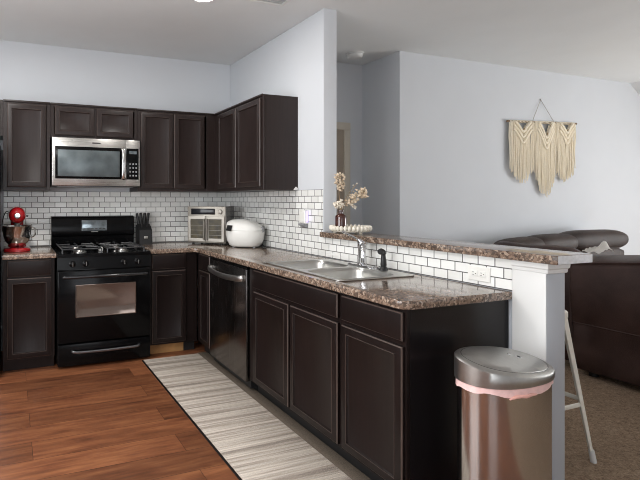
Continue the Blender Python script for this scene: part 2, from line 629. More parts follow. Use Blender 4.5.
def front(bm, x0, x1, z0, z1, slab=False):
    """door or drawer front; its back on the plane y=0, its face towards -y"""
    st = [(0, 0), (0, .013), (.005, .0184), (.0075, .019)]
    if not slab:
        st += [(.036, .019), (.0375, .0208), (.040, .0208), (.0435, .013), (.049, .0098)]
    n0 = len(bm.faces)
    loft(bm, [[(x0 + i, -d, z0 + i), (x1 - i, -d, z0 + i), (x1 - i, -d, z1 - i), (x0 + i, -d, z1 - i)] for i, d in st])
    bm.faces.ensure_lookup_table()
    for k in range(n0, len(bm.faces)):      # rings painted lighter as edge highlights: outer bevel and panel bead
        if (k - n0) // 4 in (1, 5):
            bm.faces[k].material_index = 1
    return bm


def carcass(bm, w, d, z0, z1, toe=0.0, top=True):
    t = 0.016
    for xa in (0, w - t):
        box(bm, xa, xa + t, 0.019, d, z0, z1)
        if toe:
            box(bm, xa, xa + t, 0.085, d, 0.001, z0)
    box(bm, t, w - t, 0.019, d, z0, z0 + t)
    box(bm, t, w - t, d - 0.008, d, z0, z1)
    if top:
        box(bm, t, w - t, 0.019, d, z1 - t, z1)
    return bm


def face(bm, w, z0, z1, ls, rs, mids=(), rails=(), tr=0.03, br=0.03):
    """face frame in the plane y 0..0.019: end stiles ls, rs; further stiles mids; rails as (za, zb)"""
    box(bm, 0, ls, 0, 0.0188, z0, z1, 0.001, 1)
    box(bm, w - rs, w, 0, 0.0188, z0, z1, 0.001, 1)
    for a, b in mids:
        box(bm, a, b, 0, 0.0188, z0, z1, 0.001, 1)
    box(bm, ls, w - rs, 0.0002, 0.0188, z1 - tr, z1)
    box(bm, ls, w - rs, 0.0002, 0.0188, z0, z0 + br)
    for a, b in rails:
        box(bm, ls, w - rs, 0.0002, 0.0188, a, b)
    return bm


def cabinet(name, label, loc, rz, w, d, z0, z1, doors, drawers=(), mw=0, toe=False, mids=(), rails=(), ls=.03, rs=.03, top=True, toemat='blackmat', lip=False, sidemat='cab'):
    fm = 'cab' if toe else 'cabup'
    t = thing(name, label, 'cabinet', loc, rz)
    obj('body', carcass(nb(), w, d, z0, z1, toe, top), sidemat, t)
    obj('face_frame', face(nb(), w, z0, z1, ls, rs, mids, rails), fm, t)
    for a in doors:
        obj('door', front(nb(), *a), fm, t).data.materials.append(M['cabedge'])
    for a in drawers:
        obj('drawer', front(nb(), *a, slab=True), fm, t).data.materials.append(M['cabedge'])
    if toe:
        obj('toe_kick', box(nb(), 0.0, .33 if toemat == 'ply' else w, 0.062, 0.076, 0.001, z0 - .0005), toemat, t)
    if toemat == 'ply':
        obj('toe_return', box(nb(), .3305, w, .062, .076, .001, z0 - .0005), 'blackmat', t)
    if lip:
        obj('top_moulding', box(nb(), 0.0, w - mw, -0.012, 0.0, z1 - 0.012, z1 + 0.004, 0.003), fm, t)
    return t


ZB, ZT = 1.4115, 2.157
UF = -0.314
# uppers along the back wall (local x = world x)
cabinet('upper_cabinet', 'tall single-door dark upper cabinet left of the microwave', (-2.216, UF, 0), 0, 0.373, -UF - .001, ZB, ZT,
        [(.030, .340, ZB + .028, ZT - .028)], lip=True)
cabinet('upper_cabinet', 'short two-door dark upper cabinet directly above the microwave', (-1.842, UF, 0), 0, 0.763, -UF - .001, 1.863, ZT,
        [(.036, .370, 1.888, ZT - .028), (.392, .720, 1.888, ZT - .028)], mids=[(.362, .402)], lip=True)
cabinet('upper_cabinet', 'two-door dark upper cabinet on back wall between microwave and corner', (-1.078, UF, 0), 0, 1.0755, -UF - .001, ZB, ZT,
        [(.026, .334, ZB + .028, ZT - .028), (.344, .650, ZB + .028, ZT - .028)], rs=.40, mids=[(.33, .35)], lip=True, mw=.318)
# uppers along the side wall (local x = world -y, front faces -x)
cabinet('upper_cabinet', 'two-door dark upper cabinet on side wall above the rice cooker', (UF, -0.316, 0), -PI / 2, 0.926, -UF - .001, ZB, ZT,
        [(.094, .470, ZB + .028, ZT - .028), (.492, .898, ZB + .028, ZT - .028)], ls=.1, mids=[(.46, .50)], lip=True, sidemat='cabup')
# cabinet over the refrigerator
cabinet('upper_cabinet', 'dark cabinet above the refrigerator at the left picture edge', (-3.14, UF, 0), 0, 0.922, -UF - .001, 1.86, ZT,
        [(.02, .45, 1.885, ZT - .028), (.47, .90, 1.885, ZT - .028)], mids=[(.44, .48)])

BF = -0.612
BD = -BF - .006
ZC = 0.8755
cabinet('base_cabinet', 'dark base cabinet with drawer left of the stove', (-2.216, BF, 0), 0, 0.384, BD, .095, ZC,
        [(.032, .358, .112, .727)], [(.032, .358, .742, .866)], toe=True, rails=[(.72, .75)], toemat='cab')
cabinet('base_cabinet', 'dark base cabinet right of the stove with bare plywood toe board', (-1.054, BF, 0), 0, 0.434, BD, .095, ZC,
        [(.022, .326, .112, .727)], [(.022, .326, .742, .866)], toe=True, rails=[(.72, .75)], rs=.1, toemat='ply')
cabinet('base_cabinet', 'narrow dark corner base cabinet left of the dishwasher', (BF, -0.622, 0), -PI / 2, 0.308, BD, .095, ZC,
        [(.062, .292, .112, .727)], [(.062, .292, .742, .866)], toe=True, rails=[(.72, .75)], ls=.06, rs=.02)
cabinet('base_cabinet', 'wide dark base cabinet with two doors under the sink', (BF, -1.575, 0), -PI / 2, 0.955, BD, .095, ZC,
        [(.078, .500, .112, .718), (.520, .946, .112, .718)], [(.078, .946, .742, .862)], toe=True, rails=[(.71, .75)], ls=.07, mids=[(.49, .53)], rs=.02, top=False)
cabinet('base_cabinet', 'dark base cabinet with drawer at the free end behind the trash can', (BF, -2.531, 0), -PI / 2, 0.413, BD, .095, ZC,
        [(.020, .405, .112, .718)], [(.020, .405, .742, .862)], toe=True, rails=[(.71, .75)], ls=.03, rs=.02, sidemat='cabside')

# ------------------------------------------------------------------ worktops
lo = [(-2.217, -0.006), (-2.217, -0.64), (-1.822, -0.64), (-1.822, -0.006)]
single('countertop', plate(lo, [], .876, .914, .006), 'granite', 'short speckled brown countertop under the red stand mixer', 'countertop', (-2.02, -.32, .876))
sx0, sx1, sy0, sy1 = -0.578, -0.052, -2.474, -1.695
lo = [(-1.05, -0.006), (-1.05, -0.64), (-0.66, -0.64), (-0.64, -0.66)]
lo += [(-0.64 + .055 * (1 - math.cos(a)), -2.905 - .055 * math.sin(a)) for a in [PI / 2 * k / 8 for k in range(9)]]
lo += [(-0.0055, -2.96), (-0.0055, -0.006)]
hole = [(p[0], p[1]) for p in rrect(sx0 + .012, sx1 - .012, sy0 + .012, sy1 - .012, .04, 0)]
single('countertop', plate(lo, [hole], .876, .914, .006), 'granite', 'long L-shaped speckled brown countertop holding the sink', 'countertop', (-.32, -1.5, .876))
t = thing('bar_counter', 'raised speckled brown bar ledge on the half wall', 'bar counter', (0.1, -2.3, 1.062))
x0, x1, ya, yb = -0.036, 0.222, -3.163, -1.573
lo = [(x0, yb), (x0, ya + .012), (x0 + .012, ya), (x1 - .02, ya), (x1, ya + .02), (x1, yb)]
obj('slab', plate(lo, [], 1.062, 1.10, .004), 'granite', t, rel=True)
obj('end_glare', box(nb(), x0 + .016, x1 - .022, ya - .0025, ya - .0001, 1.0635, 1.0985, .0008, 1), 'endglare', t, rel=True)  # thin pale sheet painting glare over the slab's end

# ------------------------------------------------------------------ sink, faucet, sprayer
t = thing('kitchen_sink', 'double-bowl stainless steel sink set into the countertop', 'sink', (-.31, -2.08, .914))
rim = rrect(sx0, sx1, sy0, sy1, .045, 0)
bowls = [(-.545, -.150, -2.066, -1.730), (-.545, -.150, -2.440, -2.104)]
obj('rim', plate(rim, [rrect(*b, .07, 0) for b in bowls], .9145, .9195, .0015), 'sink', t, rel=True)
for b in bowls:
    bm = nb()
    loops = []
    for i, z, r in ((-.002, .919, .072), (.002, .914, .07), (.008, .90, .07), (.016, .80, .07), (.026, .765, .065), (.05, .745, .055), (.10, .742, .03)):
        loops.append(rrect(b[0] + i, b[1] - i, b[2] + i, b[3] - i, r, z))
    loft(bm, loops, False, True)
    bo = obj('bowl', bm, 'sink', t, rel=True, angle=60)
    obj('drain', lathe(nb(), [(.042, .7425), (.042, .745), (.034, .746), (.03, .7435), (.012, .7435), (.01, .747)], (b[0] + b[1]) / 2, (b[2] + b[3]) / 2, 24), 'chrome', bo, rel=True)
fx, fy = -.098, -2.085
t = thing('faucet', 'chrome faucet with raised lever at the back of the sink', 'faucet', (fx, fy, .9195))
bm = nb()
loft(bm, [rrect(-.03, .03, -.115, .115, .028, z) for z in (.0004, .006)] + [rrect(-.026, .026, -.11, .11, .025, .009)])
obj('base_plate', bm, 'chrome', t)
obj('body', lathe(nb(), [(.029, .009), (.029, .016), (.023, .022), (.0225, .118), (.025, .124), (.025, .146), (.021, .155), (.008, .158)], n=24), 'chrome', t)
obj('spout', tube(nb(), bez([(-.010, -.012, .10), (-.035, -.044, .134), (-.060, -.076, .138), (-.078, -.100, .112), (-.081, -.103, .066)], 6), [.014] * 12 + [.0155] * 13, 12), 'chrome', t)
obj('lever', tube(nb(), bez([(0, 0, .153), (-.02, .016, .168), (-.06, .05, .195), (-.09, .075, .214)], 5), [.011] * 4 + [.007] * 8 + [.008] * 4, 10), 'chrome', t)
t = thing('side_sprayer', 'black pull-out side sprayer right of the faucet', 'sprayer', (-.094, -2.262, .9195))
obj('collar', lathe(nb(), [(.026, .0004), (.026, .005), (.02, .012), (.016, .02)], n=20), 'blackmat', t)
obj('handle', lathe(nb(), [(.014, .02), (.0165, .03), (.0145, .065), (.0125, .09), (.014, .098), (.009, .102)], n=20), 'blackmat', t)
obj('spray_head', tube(nb(), [(.012, .004, .101), (-.004, -.001, .107), (-.022, -.006, .111), (-.034, -.01, .109)], [.013, .016, .018, .0165], 14), 'blackmat', t)
single('drain_cap', lathe(nb(), [(.018, .9199), (.019, .926), (.012, .934), (.004, .936)], -.095, -2.208, 18), 'chrome', 'small chrome cap on the sink deck between faucet and black sprayer', 'cap', (-.095, -2.208, .9195))

# ------------------------------------------------------------------ gas range
rx0, rx1 = -1.816, -1.056
t = thing('gas_range', 'black freestanding gas stove with oven on the back wall', 'stove', ((rx0 + rx1) / 2, -.32, 0))
obj('body', box(nb(), rx0, rx1, -.635, -.012, .03, .875, .003), 'black', t, rel=True)
for a in (rx0 + .05, rx1 - .05):
    for b in (-.56, -.08):
        obj('foot', lathe(nb(), [(.018, .0005), (.018, .02), (.012, .03)], a, b, 12), 'blackmat', t, rel=True)
bm = nb()
loft(bm, [rrect(rx0 - .002, rx1 + .002, -.668, -.012, .012, z) for z in (.876, .898)] + [rrect(rx0 + .004, rx1 - .004, -.662, -.012, .012, .905), rrect(rx0 + .03, rx1 - .03, -.63, -.05, .02, .899)])
ct = obj('cooktop', bm, 'black', t, rel=True)
for bx in (rx0 + .20, rx1 - .20):
    for by in (-.47, -.20):
        b_ = obj('burner', lathe(nb(), [(.055, .899), (.055, .904), (.04, .906), (.036, .916)], bx, by, 24), 'steel', t, rel=True)
        obj('burner_cap', lathe(nb(), [(.037, .916), (.039, .919), (.036, .924), (.01, .925)], bx, by, 24), 'iron', b_, rel=True)
for gx in (rx0 + .045, rx1 - .045 - .31):
    bm = nb()
    X0, X1, Y0, Y1, zg = gx, gx + .31, -.615, -.065, .936
    r = .0065
    for a in (X0, X1):
        tube(bm, [(a, Y0, zg), (a, Y1, zg)], r, 6)
    for b in (Y0, (Y0 + Y1) / 2, Y1):
        tube(bm, [(X0, b, zg), (X1, b, zg)], r, 6)
    for by in (-.47, -.20):
        cx_ = gx + .155
        for dx, dy in ((1, 0), (-1, 0), (0, 1), (0, -1)):
            tube(bm, [(cx_ + dx * .155, by + dy * .13, zg), (cx_ + dx * .05, by + dy * .045, zg + .003)], r, 6)
    for a in (X0, X1):
        for b in (Y0, Y1):
            tube(bm, [(a, b, .9), (a, b, zg)], r, 6)
    obj('grate', bm, 'iron', t, rel=True)
bm = nb()  # backguard, curved top front edge
pr = [(-.012, .9055), (-.075, .9055), (-.082, .93), (-.086, 1.0), (-.10, 1.01), (-.105, 1.03), (-.092, 1.16), (-.08, 1.178), (-.06, 1.184), (-.012, 1.184)]
loft(bm, [[(x, y, z) for y, z in pr] for x in (rx0, rx1)])
bg = obj('backguard', bm, 'black', t, rel=True)
bm = nb()
loft(bm, [[(-1.548 + q, y0 - q * .4, 1.05 + q), (-1.318 - q, y0 - q * .4, 1.05 + q), (-1.318 - q, y1 - q * .4, 1.145 - q), (-1.548 + q, y1 - q * .4, 1.145 - q)] for q, y0, y1 in ((0, -.1025, -.0925), (0, -.106, -.096), (.006, -.106, -.096))])
dp = obj('display_panel', bm, 'display', bg, rel=True)
bm = nb()
for k in range(6):
    obj('button', box(nb(), -1.535 + k * .036, -1.513 + k * .036, -.1085, -.1045, 1.062, 1.072, .001, 1), 'blackmat', bg, rel=True)
obj('brand_strip', box(nb(), -1.465, -1.40, -.1055, -.1015, 1.037, 1.043, .001, 1), 'steel', bg, rel=True)
bm = nb()
loft(bm, [[(x, -.6352, .778), (x, -.668, .782), (x, -.660, .8755), (x, -.6352, .8755)] for x in (rx0, rx1)])
cp = obj('control_panel', bm, 'black', t, rel=True)
for kx in (-1.70, -1.595, -1.285, -1.17):
    o = obj('knob', lathe(nb(), [(.026, 0), (.026, .006), (.019, .010), (.017, .028), (.012, .031)], n=20), 'black', t)
    o.rotation_euler = (PI / 2, 0, 0)
    o.location = Vector((kx, -.664, .826)) - Vector(ORG[t.name])
    obj('pointer', box(nb(), -.0022, .0022, -.016, .016, .0305, .0335, .0008, 1), 'steel', o)
bm = nb()
box(bm, rx0 + .004, rx1 - .004, -.672, -.6355, .202, .772, .008)
dr = obj('oven_door', bm, 'black', t, rel=True)
bm = nb()
loft(bm, [[(-1.676 + q, y, .40 + q), (-1.186 - q, y, .40 + q), (-1.186 - q, y, .658 - q), (-1.676 + q, y, .658 - q)] for q, y in ((0, -.6722), (0, -.6745), (.004, -.6752), (.008, -.6735))])
obj('oven_window', bm, 'ovenglass', dr, rel=True)
bm = nb()
tube(bm, bez([(rx0 + .05, -.672, .728), (rx0 + .05, -.705, .728), (rx0 + .085, -.716, .728), ((rx0 + rx1) / 2, -.722, .728), (rx1 - .085, -.716, .728), (rx1 - .05, -.705, .728), (rx1 - .05, -.672, .728)], 6), .013, 12)
obj('oven_handle', bm, 'handleblack', dr, rel=True)
dw = obj('storage_drawer', box(nb(), rx0 + .004, rx1 - .004, -.670, -.6355, .02, .192, .008), 'black', t, rel=True)
bm = nb()
tube(bm, bez([(-1.70, -.669, .140), (-1.695, -.688, .136), (-1.64, -.696, .131), (-1.43, -.698, .128), (-1.22, -.696, .131), (-1.165, -.688, .136), (-1.16, -.669, .140)], 6), .011, 10)
obj('drawer_handle', bm, 'blackgloss', dw, rel=True)

bm = nb()
loft(bm, [rrect(-1.452 + i, -1.418 - i, -.47 + i, -.40 - i, .014, z) for i, z in ((.003, .8995), (0, .903), (0, .926), (.004, .930))])
single('spice_tin', bm, 'whiteplastic', 'small pale container between the burner grates in the middle of the stove', 'container', (-1.435, -.435, .8995))

# ------------------------------------------------------------------ microwave
mx0, mx1, mz0, mz1 = -1.834, -1.080, 1.450, 1.8615
t = thing('microwave', 'stainless over-the-range microwave above the stove', 'microwave', ((mx0 + mx1) / 2, -.2, mz0))
obj('body', box(nb(), mx0, mx1, -.372, -.008, mz0, mz1, .003), 'blackmat', t, rel=True)
obj('door', box(nb(), mx0, -1.206, -.40, -.3725, mz0 + .004, mz1 - .002, .004), 'steel', t, rel=True)
cpn = obj('control_panel', box(nb(), -1.2045, mx1, -.40, -.3725, mz0 + .004, mz1 - .002, .004), 'steel', t, rel=True)
bm = box(nb(), mx0 + .024, -1.2075, -.4035, -.3995, mz0 + .062, mz1 - .076, .0015)
g = obj('door_glass', bm, 'black', t, rel=True)
obj('window', box(nb(), mx0 + .045, -1.262, -.4055, -.403, mz0 + .083, mz1 - .105, .001), 'mwglass', g, rel=True)
kp = obj('keypad', box(nb(), -1.202, mx1 + -.012, -.4035, -.3995, mz0 + .062, mz1 - .076, .0015), 'black', cpn, rel=True)
bm = nb()
for r in range(4):
    for q in range(3):
        obj('key', box(nb(), -1.176 + q * .027, -1.162 + q * .027, -.4046, -.403, mz0 + .09 + r * .034, mz0 + .104 + r * .034, .001, 1), 'greyplastic', kp, rel=True)
obj('clock', box(nb(), -1.178, -1.11, -.4046, -.403, mz1 - .125, mz1 - .098, .001, 1), 'display', kp, rel=True)
bm = nb()
pts = bez([(-1.232, -.403, mz1 - .082), (-1.232, -.432, mz1 - .092), (-1.232, -.446, (mz0 + mz1) / 2), (-1.232, -.432, mz0 + .078), (-1.232, -.403, mz0 + .068)], 8)
tube(bm, pts, .02, 12, (1.0, .55))
obj('handle', bm, 'steelv', t, rel=True)
obj('badge', box(nb(), -1.50, -1.43, -.4015, -.3995, mz1 - .047, mz1 - .035, .0006, 1), 'steeldark', t, rel=True)
obj('vent_grille', box(nb(), mx0 + .05, mx1 - .05, -.36, -.06, mz0 - .006, mz0 - .0005, .002), 'greyplastic', t, rel=True)

# ------------------------------------------------------------------ dishwasher
t = thing('dishwasher', 'dark stainless dishwasher between corner cabinet and sink cabinet', 'dishwasher', (BF, -.934, 0), -PI / 2)
obj('tub', box(nb(), .004, .634, .012, BD, .03, .872), 'blackmat', t)
obj('toe_plate', box(nb(), .004, .634, .062, .076, .001, .0295), 'blackmat', t)
dd = obj('door', box(nb(), .006, .628, -.022, .011, .076, .852, .004), 'steeldark', t)
bm = nb()
tube(bm, bez([(.03, -.022, .786), (.035, -.045, .786), (.10, -.06, .778), (.315, -.066, .768), (.53, -.06, .778), (.595, -.045, .786), (.60, -.022, .786)], 6), .02, 12, (.55, 1.1))
obj('handle', bm, 'lidsteel', dd)
obj('control_strip', box(nb(), .006, .628, -.0205, .010, .853, .868, .002), 'black', t)

# ------------------------------------------------------------------ refrigerator (a sliver at the left edge)
t = thing('refrigerator', 'stainless refrigerator at the far left picture edge', 'refrigerator', (-2.69, -.4, 0))
obj('body', box(nb(), -3.135, -2.236, -.66, -.02, .02, 1.78, .005), 'steeldark', t, rel=True)
for a, b, hx in ((-3.135, -2.69, -2.73), (-2.682, -2.236, -2.64)):
    q = obj('door', box(nb(), a, b, -.735, -.662, .06, 1.79, .012), 'steelv', t, rel=True)
    obj('handle', tube(nb(), bez([(hx, -.735, .75), (hx, -.775, .80), (hx, -.785, 1.1), (hx, -.775, 1.55), (hx, -.735, 1.6)], 6), .013, 10), 'steelv', q, rel=True)
for a in (-3.05, -2.32):
    for b in (-.6, -.1):
        obj('foot', lathe(nb(), [(.02, .0005), (.02, .0195)], a, b, 12), 'blackmat', t, rel=True)

# ------------------------------------------------------------------ counter items
# stand mixer, facing the room
t = thing('stand_mixer', 'red stand mixer with steel bowl at the left counter end', 'mixer', (-2.108, -.335, .9145))
bm = nb()
loft(bm, [rrect(-.105 + i, .105 - i, -.15 + i, .15 - i, .09, z) for i, z in ((.004, 0), (0, .004), (0, .018), (.006, .026), (.03, .034))])
obj('base', bm, 'red', t)
bm = nb()
loft(bm, [rrect(-w_, w_, y0, y1, .035, z) for w_, y0, y1, z in ((.075, .03, .145, .03), (.06, .05, .14, .09), (.05, .06, .135, .18), (.052, .055, .135, .24))])
obj('column', bm, 'red', t)
bm = nb()
loops = []
for y, r, zc in ((.165, .02, .29), (.155, .045, .29), (.12, .062, .29), (.05, .068, .293), (-.04, .069, .293), (-.10, .066, .292), (-.135, .055, .29), (-.152, .036, .288), (-.157, .015, .288)):
    loops.append([(r * math.cos(a) * .98, y, zc + r * math.sin(a)) for a in [2 * PI * k / 28 for k in range(28)]])
loft(bm, loops)
hd = obj('motor_head', bm, 'red', t, angle=50)
o = obj('hub_cap', lathe(nb(), [(.024, 0), (.024, .006), (.02, .01), (.006, .011)], n=20), 'chrome', hd)
o.rotation_euler = (PI / 2, 0, 0)
o.location = (0, -.151, .292)
bm = nb()
lp_ = []
for k in range(29):
    a = 2 * PI * k / 28
    lp_.append((.0695 * math.cos(a), .0, .275 + .0 * math.sin(a)))
obj('trim_band', box(nb(), -.0705, .0705, -.09, .10, .262, .270, .002), 'chrome', hd)
obj('lock_lever', tube(nb(), [(.068, .03, .285), (.088, .028, .283)], [.006, .008], 10), 'blackmat', hd)
obj('beater_shaft', lathe(nb(), [(.022, .225), (.02, .20), (.009, .195), (.009, .15)], 0, -.06, 16), 'steel', t)
obj('bowl', lathe(nb(), [(.045, .034), (.05, .036), (.058, .048), (.095, .085), (.108, .13), (.112, .205), (.115, .208), (.112, .206), (.105, .13), (.09, .088), (.05, .052)], 0, -.055, 36, True, True), 'steelv', t, angle=50)
obj('bowl_handle', tube(nb(), bez([(.108, -.055, .19), (.135, -.06, .185), (.138, -.06, .13), (.106, -.055, .11)], 5), .007, 8, (1.3, .8)), 'steelv', t)
obj('power_cord', tube(nb(), bez([(-.06, .13, .06), (-.11, .12, .14), (-.115, .10, .24), (-.085, .13, .32), (-.05, .145, .30)], 6), .0035, 6), 'blackmat', t)

# knife block and knives
kl = (-.965, -.125, .9145)
t = thing('knife_block', 'black knife block on the counter right of the stove', 'knife block', kl)
bm = nb()
loft(bm, [[(x, -.07, 0), (x, .075, 0), (x, .085, .17), (x, .03, .19), (x, -.055, .135)] for x in (-.062, .062)])
obj('block', bm, 'blackmat', t)
obj('emblem', box(nb(), -.018, .018, -.0685, -.0655, .055, .078, .002), 'steel', t)
slots = [(-.042, .045, .172, 'leftmost'), (-.016, .045, .177, 'second'), (.012, .045, .172, 'third'), (.040, .045, .177, 'rightmost')]
names = ['black-handled knife leaning left in the knife block', 'black-handled knife second from left in the knife block', 'black-handled knife third from left in the knife block', 'black-handled knife rightmost in the back of the block']
for (dx, dy, z, w_), lab in zip(slots, names):
    kt = thing('knife', lab, 'knife', (kl[0] + dx, kl[1] + dy, kl[2] + .1875), 0, 'knives in the knife block')
    bm = nb()
    loft(bm, [rrect(-.0115, .0115, -.016 + s, .016 + s, .007, z_, 3) for s, z_ in ((0, .0), (.002, .02), (-.002, .05), (.002, .085), (-.004, .1), (-.006, .105))])
    obj('handle', bm, 'blackmat', kt)
    bm = nb()
    for z_ in (.03, .055, .08):
        tube(bm, [(-.0122, 0, z_), (.0122, 0, z_)], .003, 8)
    obj('rivets', bm, 'steel', kt)
    kt.rotation_euler = (math.radians(-6), math.radians({-.042: -9, -.016: -3, .012: 4, .04: 10}[dx]), 0)
for dx, lab in ((-.03, 'short black-handled knife at the front left of the block'), (.025, 'short black-handled knife at the front right of the block')):
    kt = thing('knife', lab, 'knife', (kl[0] + dx, kl[1] - .022, kl[2] + .162), 0, 'knives in the knife block')
    bm = nb()
    loft(bm, [rrect(-.008, .008, -.010 + s, .010 + s, .005, z_, 3) for s, z_ in ((0, .0), (.002, .02), (-.002, .045), (.002, .07), (-.002, .085))])
    obj('handle', bm, 'blackmat', kt)
    kt.rotation_euler = (math.radians(12), 0, 0)

# toaster oven, turned in the corner
rot = math.radians(-42)
t = thing('toaster_oven', 'silver french-door toaster oven in the counter corner', 'toaster oven', (-.342, -.292, .9145), rot)
W, D, HH = .375, .30, .357
bm = nb()
loft(bm, [[(-W / 2 + i, y, .016 + i), (W / 2 - i, y, .016 + i), (W / 2 - i, y, HH - i), (-W / 2 + i, y, HH - i)] for i, y in ((.006, .145), (0, .135), (0, -.125), (0, -.135))])
obj('body', bm, 'steeldark', t)
obj('front_frame', box(nb(), -W / 2, W / 2, -.148, -.1355, .016, HH, .004), 'ovensteel', t)
obj('display', box(nb(), -.150, .085, -.1525, -.1485, .282, .337, .003), 'glassdark', t)
o = obj('dial', lathe(nb(), [(.02, 0), (.02, .014), (.016, .019), (.004, .02)], n=20), 'ovensteel', t)
o.rotation_euler, o.location = (PI / 2, 0, 0), (.138, -.1485, .309)
for s in (-1, 1):
    a, b = (-.178, -.003) if s < 0 else (.003, .178)
    q = obj('door', plate([(a, .03), (b, .03), (b, .268), (a, .268)], [[(a + .026, .06), (b - .026, .06), (b - .026, .238), (a + .026, .238)]], 0, .014, .002), 'ovensteel', t)
    q.rotation_euler, q.location = (PI / 2, 0, 0), (0, -.1488, 0)
    obj('glass', box(nb(), a + .02, b - .02, .055, .242, .003, .008), 'amberin', q)
    hx = -.016 if s < 0 else .016
    obj('handle', tube(nb(), [(hx, .045, .012), (hx, .05, .032), (hx, .235, .032), (hx, .24, .012)], .006, 10), 'ovensteel', q)
    bm = nb()
    for k in range(3):
        tube(bm, [(a + .026, .09 + k * .045, .0095), (b - .026, .09 + k * .045, .0095)], .0012, 6)
    obj('rack', bm, 'ovensteel', q)
for a in (-.14, .14):
    for b in (-.12, .12):
        obj('foot', lathe(nb(), [(.012, 0), (.012, .012), (.009, .0158)], a, b, 12), 'blackmat', t)

# rice cooker
t = thing('rice_cooker', 'white rounded rice cooker on the counter beside the toaster oven', 'rice cooker', (-.192, -.705, .9145), math.radians(-38))
bm = nb()
loft(bm, [rrect(-.155 * s, .155 * s, -.135 * s, .135 * s, .12 * s, z, 8) for s, z in ((.80, .008), (.9, .02), (1.03, .06), (1.09, .11), (1.09, .15))])
obj('body', bm, 'whiteplastic', t, angle=50)
bm = nb()
loft(bm, [rrect(-.155 * s + o_, .155 * s + o_, -.135 * s, .135 * s, .12 * s, z, 8) for s, z, o_ in ((1.09, .152, 0), (1.075, .170, -.002), (1.0, .192, -.012), (.88, .212, -.026), (.70, .230, -.038), (.44, .242, -.046), (.14, .246, -.05))])
lid = obj('lid', bm, 'whiteplastic', t, angle=50)
obj('steam_vent', box(nb(), .0, .04, -.02, .02, .228, .243, .004), 'greyplastic', lid)
obj('lid_hinge', box(nb(), .14, .17, -.06, .06, .13, .185, .012), 'greyplastic', t)
o = obj('control_pad', box(nb(), -.035, .035, -.004, .004, -.026, .026, .003), 'blackmat', t)
o.location, o.rotation_euler = (-.120, -.122, .172), (math.radians(-22), 0, math.radians(-42))
obj('handle', tube(nb(), bez([(-.02, .142, .12), (.0, .165, .14), (.08, .165, .14), (.1, .138, .12)], 5), .006, 8), 'whiteplastic', t)
for a in (-.09, .09):
    for b in (-.07, .07):
        obj('foot', lathe(nb(), [(.012, 0), (.012, .009)], a, b, 10), 'greyplastic', t)
obj('power_cord', tube(nb(), bez([(.15, -.02, .03), (.185, -.05, .012), (.20, -.095, .0045), (.185, -.12, .0045), (.165, -.09, .0045), (.175, -.05, .02)], 6), .0035, 6), 'blackmat', t)

# plug-in light on the tiles, outlet, cabinet hook
t = thing('plug_in_night_light', 'white plug-in night light with violet glow on the wall tiles', 'night light', (-.0055, -1.352, 1.13))
bm = nb()
loft(bm, [[(-d_, y, z) for y, z in ((-.038 + i, .02 + i), (.038 - i, .02 + i), (.038 - i, .125 - i), (-.038 + i, .125 - i))] for i, d_ in ((0, .0005), (0, .028), (.008, .036))])
obj('housing', bm, 'whiteplastic', t, angle=40)
obj('led_window', box(nb(), -.02, -.004, -.0415, -.0385, .03, .115), 'glow', t)
bm = nb()
loft(bm, [[(-d_, y, z) for d_, z in ((.0006, -.012), (.025, -.006), (.042, .012), (.042, .019), (.0006, .019))] for y in (-.034, .034)])
obj('catch_tray', bm, 'greyplastic', t)
t = thing('wall_outlet', 'white sideways double power outlet in the low tile strip', 'outlet', (-.0055, -2.80, .972))
bm = nb()
loft(bm, [[(-d_, y, z) for y, z in ((-.058 + i, -.036 + i), (.058 - i, -.036 + i), (.058 - i, .036 - i), (-.058 + i, .036 - i))] for i, d_ in ((0, .0003), (0, .004), (.003, .006))])
obj('cover_plate', bm, 'whiteplastic', t)
for s in (-1, 1):
    r_ = obj('receptacle', box(nb(), -.0085, -.0058, s * .021 - .0165, s * .021 + .0165, -.0145, .0145, .002), 'whiteplastic', t)
    bm = nb()
    for zz_ in (-.006, .006):
        box(bm, -.0089, -.0080, s * .021 + .001, s * .021 + .009, zz_ - .0012, zz_ + .0012)
    box(bm, -.0089, -.0080, s * .021 - .010, s * .021 - .006, -.002, .002)
    obj('slots', bm, 'blackmat', r_)
bm = nb()
loft(bm, [[(-.045, y, 1.4125), (-.004, y, 1.4125), (-.006, y, 1.424), (-.026, y, 1.437), (-.033, y, 1.427)] for y in (-1.2435, -1.256)])
single('corner_guard', bm, 'white', 'small white guard stuck on the lower corner of the end upper cabinet', 'corner guard', (-.025, -1.25, 1.4125))

# tray, bottle and dried flowers on the bar
tc = (.088, -1.755, 1.1002)
t = thing('beaded_tray', 'round cream tray with a beaded rim on the bar ledge', 'tray', tc)
obj('dish', lathe(nb(), [(.10, .010), (.128, .012), (.135, .018), (.128, .020), (.02, .016)], n=40), 'cream', t)
bm = nb()
for k in range(30):
    a = 2 * PI * k / 30
    ball(bm, (.132 * math.cos(a), .132 * math.sin(a), .036), .0128, 2, (1, 1, 1.5))
obj('beaded_rim', bm, 'cream', t)
for k in range(3):
    a = 2 * PI * k / 3 + .5
    obj('foot', lathe(nb(), [(.010, 0), (.012, .005), (.009, .0102)], .105 * math.cos(a), .105 * math.sin(a), 12), 'cream', t)
vx, vy, vz = tc[0] - .05, tc[1] + .04, tc[2] + .0195
single('bottle_vase', lathe(nb(), [(.034, vz), (.0385, vz + .004), (.0385, vz + .092), (.036, vz + .102), (.021, vz + .113), (.017, vz + .117), (.017, vz + .130), (.0205, vz + .132), (.0205, vz + .140), (.015, vz + .140), (.0135, vz + .115), (.033, vz + .095), (.034, vz + .008)], vx, vy, 28), 'amber', 'amber glass bottle used as a vase on the beaded tray', 'vase', (vx, vy, vz), angle=40)
R_ = Vector((.938, -.346, 0))


